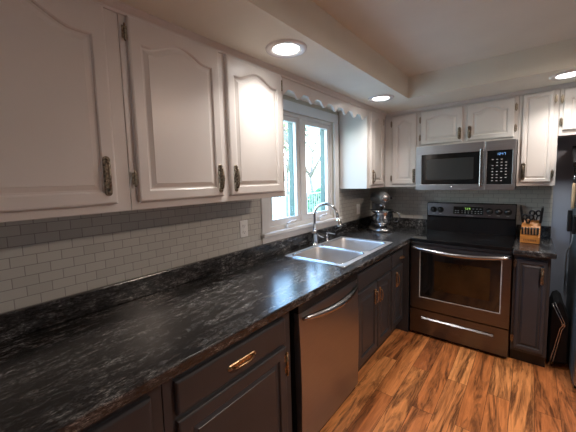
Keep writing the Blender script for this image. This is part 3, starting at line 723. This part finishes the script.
outlet((.007, -2.10, 1.158), LR, 'white double outlet on the tiles left of the window')
outlet((.007, -.335, 1.13), LR, 'white double outlet on the tiles between window and stand mixer')

# ------------------------------------------------------------------ stand mixer
r = empty('stand_mixer', (.240, -.300, CT), rz=R(38)); r.scale = (1.17, 1.17, 1.17); tag(r, 'grey metallic stand mixer with steel bowl in the worktop corner', 'mixer')
# local -y = front
def oval(cx_, cy_, rx, ry, z, n=24): return [(cx_+rx*math.cos(2*PI*k/n), cy_+ry*math.sin(2*PI*k/n), z) for k in range(n)]
g = MB(); g.loft([oval(0, -.03, .118, .165, 0), oval(0, -.03, .120, .168, .012), oval(0, -.03, .112, .160, .028), oval(0, -.03, .085, .14, .036)], smooth=True)
g.build('base', 'steel_bright', r)
g = MB(); g.loft([oval(0, .075, .055, .05, .034), oval(0, .080, .045, .042, .09), oval(0, .080, .042, .042, .18), oval(0, .075, .05, .05, .235), oval(0, .07, .05, .055, .25)], smooth=True)
g.build('column', 'mixer', r)
g = MB(); lp = []
for (y, rx, rz_, z) in ((.150, .012, .012, .285), (.140, .042, .040, .288), (.10, .058, .056, .294), (.03, .064, .062, .300), (-.06, .062, .060, .302), (-.13, .055, .053, .302), (-.170, .046, .045, .302), (-.182, .038, .038, .302)):
    lp.append([(rx*math.cos(2*PI*k/24), y, z+rz_*math.sin(2*PI*k/24)) for k in range(24)])
hdm = MB().loft(lp, smooth=True).build('motor_head', 'mixer', r)
MB().lathe([(.030, -.182), (.030, -.196), (.024, -.200), (.001, -.201)], (0, 0, .302), axis='y', n=24).build('attachment_cap', 'steel_bright', hdm)
MB().lathe([(.012, 0), (.012, .016), (.001, .018)], (.060, -.13, .300), axis='x', n=14).build('knob', 'plastic_black', hdm)
MB().lathe([(.026, 0), (.030, .025), (.030, .04)], (0, -.10, .208), n=20).build('beater_shaft', 'steel_bright', r)
prof = [(.045, .0), (.050, .012), (.075, .035), (.098, .080), (.104, .130), (.106, .150), (.109, .153), (.104, .154), (.100, .130), (.092, .080), (.060, .035), (.001, .02)]
bw = MB().lathe([(a_, b_+.037) for a_, b_ in prof], (0, -.085, 0), n=32, cap0=True, cap1=True).build('bowl', 'chrome', r)
MB().tube([(.100, -.105, .165), (.135, -.13, .170), (.145, -.135, .13), (.130, -.125, .085), (.092, -.105, .078)], .006, 8).build('bowl_handle', 'steel_bright', bw)
MB().tube([(0, -.10, .21), (-.03, -.10, .15), (-.045, -.10, .10), (0, -.10, .065), (.045, -.10, .10), (.03, -.10, .15), (0, -.10, .21)], .004, 8).build('beater', 'steel_bright', r)
g = MB()
g.tube([(.03, .13, .06), (-.02, .16, .09), (-.07, .13, .05), (-.09, .10, .02), (-.13, .07, .008), (-.15, .02, .008), (-.12, -.02, .008), (-.15, -.05, .03), (-.17, .0, .05), (-.14, .05, .008)], .005, 8)
g.build('cord', 'plastic_black', r)

# ------------------------------------------------------------------ knife block and knives
KX, KY = 1.530, -.285
kr = empty('knife_block', (KX, KY, CT), rz=R(-3)); tag(kr, 'honey wood knife block on the short worktop beside the range', 'knife block')
g = MB()
g.prism([(-.085, 0), (.075, 0), (.075, .165), (.045, .182), (-.020, .105), (-.085, .055)], 'x', -.062, .062)
blk = g.build('block', 'wood_block', kr, .004)
g = MB()
for i in range(8):
    x = -.040+i*.0105; g.box(x, x+.006, -.0862, -.0848, .020, .034)
    if i % 2: g.box(x-.003, x+.008, -.0862, -.0848, .026, .029)
g.build('logo_mark', 'wood_mark', blk)
GK = 'small knives along the front row of the knife block'
import random as _r
rnd = _r.Random(4)
c3, s3 = math.cos(R(-3)), math.sin(R(-3))
def kb(lx, ly, lz): return (KX+c3*lx-s3*ly, KY+s3*lx+c3*ly, CT+lz)
names6 = ['leftmost', 'second from left', 'third from left', 'third from right', 'second from right', 'rightmost']
for i in range(6):
    x = -.047+i*.0188
    g = MB(); lp = []
    for (h, w_, d_) in ((0, .0072, .009), (.02, .0075, .010), (.045, .0070, .009), (.062, .0078, .011), (.068, .005, .007)):
        lp.append([(sx*w_, sy*d_, h) for sx, sy in ((-1, -1), (1, -1), (1, 1), (-1, 1))])
    g.loft(lp); kn = g.build('steak_knife', 'plastic_black', None, .0015, loc=kb(x, -.066, .074), rot=(R(34), 0, R(-3)))
    tag(kn, 'black-handled small knife in the front row of the knife block, %s of six' % names6[i], 'knife', GK)
    MB().box(-.002, .002, -.0095, -.0085, .012, .016).build('rivet', 'steel_bright', kn)
def big(name, lx, ly, lz, tilt, rolly, L, label, cat='knife'):
    g = MB(); lp = []
    for (h, w_, d_, o_) in ((0, .008, .012, 0), (.03, .0085, .013, 0), (L*.6, .008, .011, .002), (L*.85, .009, .014, .005), (L, .006, .010, .009)):
        lp.append([(sx*w_, o_+sy*d_, h) for sx, sy in ((-1, -1), (1, -1), (1, 1), (-1, 1))])
    g.loft(lp); k = g.build(name, 'plastic_black', None, .003, loc=kb(lx, ly, lz), rot=(R(tilt), R(rolly), R(-3)))
    tag(k, label, cat, 'large knives in the knife block'); MB().box(-.0095, -.008, -.003, .003, .02, .026).build('rivet', 'steel_bright', k); return k
big('chef_knife', -.055, .030, .160, 26, -6, .155, 'large black-handled knife at the left end of the knife block')
big('bread_knife', .058, .030, .160, 26, 5, .150, 'large black-handled knife at the right end of the knife block')
def shears(lx, ly, lz, label):
    r = empty('kitchen_shears', kb(lx, ly, lz), R(-3), R(28)); tag(r, label, 'scissors', 'scissors in the knife block')
    for s in (-1, 1):
        pts = [(s*(.020+.015*math.cos(2*PI*k/20)), 0, .078+.024*math.sin(2*PI*k/20)) for k in range(21)]
        g = MB(); g.tube(pts, .0070, 8, caps=False); g.tube([(s*.004, 0, 0), (s*.010, 0, .035), (s*.018, 0, .056)], .0055, 8)
        g.build('finger_loop', 'plastic_black', r)
    return r
shears(.024, .045, .172, 'black-handled kitchen shears in the knife block, beside the tall knife at its right end')
shears(-.020, .025, .140, 'black-handled scissors in the knife block, beside the leftmost tall knife')

# ------------------------------------------------------------------ refrigerator at the right edge
r = empty('refrigerator', (1.787, 0, 0)); tag(r, 'grey-sided refrigerator standing at the right picture edge', 'refrigerator'); W = .82
bx('body', 'fridge_side', r, 0, W, -.76, -.04, .03, 1.715, .006)
bx('freezer_door', 'steel', r, 0, W, -.825, -.765, 1.22, 1.71, .01)
bx('fridge_door', 'steel', r, 0, W, -.825, -.765, .06, 1.212, .01)
bx('plinth', 'plastic_black', r, .01, W-.01, -.74, -.06, .001, .029)
for (z0, z1) in ((1.26, 1.60), (.70, 1.17)):
    MB().tube([(W-.06, -.825, z0), (W-.06, -.87, z0+.03), (W-.06, -.87, z1-.03), (W-.06, -.825, z1)], .011, 10).build('handle', 'steel_bright', r)
# things hung on the side of the refrigerator
o = empty('rolling_pin', (1.772, -.30, 1.30)); tag(o, 'pale wooden handled utensil hanging on the side of the refrigerator', 'utensil')
o.name = 'hanging_utensil'
MB().lathe([(.004, -.10), (.011, -.092), (.0125, -.04), (.0115, .06), (.009, .095), (.004, .10)], n=14).build('handle', 'wood_pale', o)
MB().tube([(0, 0, .098), (0, 0, .16)], .0035, 8).build('shank', 'chrome', o)
o = MB().prism([(-.31, 1.52), (-.27, 1.55), (-.20, 1.60), (-.17, 1.66), (-.19, 1.69), (-.25, 1.64), (-.33, 1.56)], 'x', 1.758, 1.785).build('magnetic_clip', 'plastic_black', None, .004)
tag(o, 'black clip on the upper side of the refrigerator', 'clip')
r = empty('cordless_phone', (1.784, -.40, 1.10), rz=LR); tag(r, 'black wall telephone on the side of the refrigerator', 'telephone')
r.rotation_euler = (0, 0, R(-90))
MB().box(-.045, .045, -.020, 0, -.075, .06).build('cradle', 'plastic_black', r, .006)
MB().loft([[(x*s, y, z) for x, y in ((-.022, -.045), (.022, -.045), (.022, -.0205), (-.022, -.0205))] for z, s in ((-.06, .9), (-.03, 1), (.07, 1), (.10, .9))]).build('handset', 'plastic_black', r, .004)
g = MB(); g.tube([(1.776, -.38, 1.022), (1.774, -.36, .96), (1.772, -.28, .90), (1.770, -.16, .85), (1.770, -.08, .80), (1.772, -.03, .70), (1.772, -.03, .5)], .0032, 8)
o = g.build('power_cord', 'white_plastic'); tag(o, 'thin white cord drooping from the telephone to behind the worktop', 'cord')

# ------------------------------------------------------------------ folded step stool in the gap
r = empty('folding_stool', (1.725, -.42, 0), rx=0); tag(r, 'folded black stool with thin metal frame leaning beside the refrigerator', 'stool')
sp_ = [(-.058, .03), (-.058, .44), (-.040, .505), (-.012, .525), (.012, .500), (.032, .43), (.052, .38), (.052, .05)]
MB().loft([[(x*.9, -.10, z*.99) for x, z in sp_], [(x, -.085, z) for x, z in sp_], [(x, .18, z) for x, z in sp_], [(x*.9, .21, z*.98) for x, z in sp_]]).build('seat', 'black_matt', r, .006)
MB().tube([(-.050, -.112, .500), (.006, -.118, .375), (.014, -.118, .350), (-.002, -.118, .32), (-.052, -.122, .012)], .0045, 8).build('frame_tube', 'chrome', r)
MB().tube([(-.036, -.108, .512), (.022, -.112, .372), (.026, -.112, .345), (.010, -.112, .31), (-.036, -.118, .012)], .0035, 8).build('frame_tube', 'chrome', r)
for x_ in (-.045, .040): MB().tube([(x_, .0, .04), (x_, .02, .001)], .008, 8).build('foot', 'plastic_black', r)
MB().lathe([(.010, 0), (.010, .008), (.001, .009)], (.016, -.120, .352), axis='y', n=12).build('pivot', 'brass', r)

# ------------------------------------------------------------------ outside the window
structure(MB().box(-40, -.16, -25, 45, -.9, -.8).build('ground_lawn', 'lawn'))
g = MB(); g.box(-3.6, -.15, -4.5, 4.5, -.15, -.05)
structure(g.build('ground_deck', 'deck'))
r = empty('deck_railing', (-3.5, -4.3, -.05)); tag(r, 'grey deck railing outside the window', 'railing')
bx('top_rail', 'rail', r, -.035, .035, 0, 8.8, 1.10, 1.135); bx('bottom_rail', 'rail', r, -.02, .02, 0, 8.8, .12, .15)
for k in range(6): bx('post', 'rail', r, -.04, .04, k*1.744, k*1.744+.08, .001, 1.14)
g = MB()
for k in range(72): g.box(-.009, .009, .12+k*.12, .138+k*.12, .15, 1.10)
o = g.build('balusters', 'rail', r); o['kind'] = 'stuff'
# white slatted garden chair
r = empty('garden_chair', (-1.05, -.22, -.05), rz=R(125)); r['label'] = 'white slatted garden chair on the deck outside the window'; r['category'] = 'chair'
g = MB()
for k in range(6): g.box(-.26+k*.088, -.26+k*.088+.075, .22, .24, .40, 1.18-.02*abs(k-2.5)**2)
o = g.build('backrest', 'chair_white', r); o.rotation_euler = (R(-22), 0, 0); o.location = (0, .17, .05)
g = MB()
for k in range(6): g.box(-.26, .26, -.30+k*.09, -.30+k*.09+.078, .40-.012*k, .42-.012*k)
g.build('seat', 'chair_white', r)
for s in (-1, 1):
    bx('armrest', 'chair_white', r, s*.30-.05, s*.30+.05, -.34, .34, .60, .625)
    bx('leg', 'chair_white', r, s*.29-.02, s*.29+.02, -.32, -.24, .001, .60); bx('leg', 'chair_white', r, s*.29-.02, s*.29+.02, .22, .29, .001, .60)
rnd = random.Random(11)
def tree(loc, h, label, leafmat, nleaf, spread, ls=.16, seed=0):
    rr_ = random.Random(seed); r = empty('garden_tree', loc); tag(r, label, 'tree', 'trees beyond the deck')
    g = MB(); tips = []
    def br(p, d, L, rad, lev):
        q = p + d*L; mid = p + d*L*.5 + Vector((rr_.uniform(-1, 1), rr_.uniform(-1, 1), 0))*L*.05
        g.tube([p, mid, q], [rad, rad*.8, rad*.6], 6)
        tips.append((q, lev))
        if lev < 4:
            for _ in range(3):
                nd = (d + Vector((rr_.uniform(-1, 1), rr_.uniform(-1, 1), rr_.uniform(-.2, .7)))*.75).normalized(); br(q, nd, L*.68, rad*.6, lev+1)
    br(Vector((0, 0, 0)), Vector((0, 0, 1)), h*.32, h*.018, 0)
    g.build('trunk', 'bark', r)
    g = MB(); ends = [q for q, l in tips if l >= 2]
    for _ in range(nleaf):
        q = rr_.choice(ends) + Vector((rr_.gauss(0, 1), rr_.gauss(0, 1), rr_.gauss(0, 1)))*spread
        a = Vector((rr_.uniform(-1, 1), rr_.uniform(-1, 1), rr_.uniform(-1, 1))).normalized()*ls; b = a.cross(Vector((rr_.uniform(-1, 1), rr_.uniform(-1, 1), rr_.uniform(-1, 1)))).normalized()*ls*.6
        g.add([q-a, q+b, q+a, q-b], [(0, 1, 2, 3)])
    g.build('foliage', leafmat, r)
tree((-6.0, 3.6, -.8), 6.5, 'thin branching spring tree seen through the left window sash', 'leaf', 500, .45, .10, 1)
tree((-6.8, 8.6, -.8), 7.5, 'thin branching spring tree seen through the right window sash', 'leaf', 600, .5, .10, 2)
tree((-15, 17, -.8), 9, 'tall pale green tree farther behind the deck railing', 'leaf', 900, .8, .16, 3)
tree((-15, 8.5, -.8), 8.5, 'broad pale green tree farther beyond the garden chair', 'leaf', 900, .8, .16, 5)
g = MB(); rr_ = random.Random(8)
for _ in range(1500):
    a_ = rr_.uniform(0, 2*PI); b_ = rr_.uniform(0, PI/2); q = Vector((1.0*math.cos(a_)*math.cos(b_), 1.0*math.sin(a_)*math.cos(b_), 1.9*math.sin(b_)))*rr_.uniform(.75, 1)
    a = Vector((rr_.uniform(-1, 1), rr_.uniform(-1, 1), rr_.uniform(-1, 1))).normalized()*.10; b = a.cross(Vector((rr_.uniform(-1, 1), rr_.uniform(-1, 1), rr_.uniform(-1, 1)))).normalized()*.07
    g.add([q-a, q+b, q+a, q-b], [(0, 1, 2, 3)])
o = g.build('evergreen_bush', 'leaf_dark', loc=(-5.3, 7.2, -.8)); tag(o, 'rounded bright green bush beyond the deck railing', 'bush')
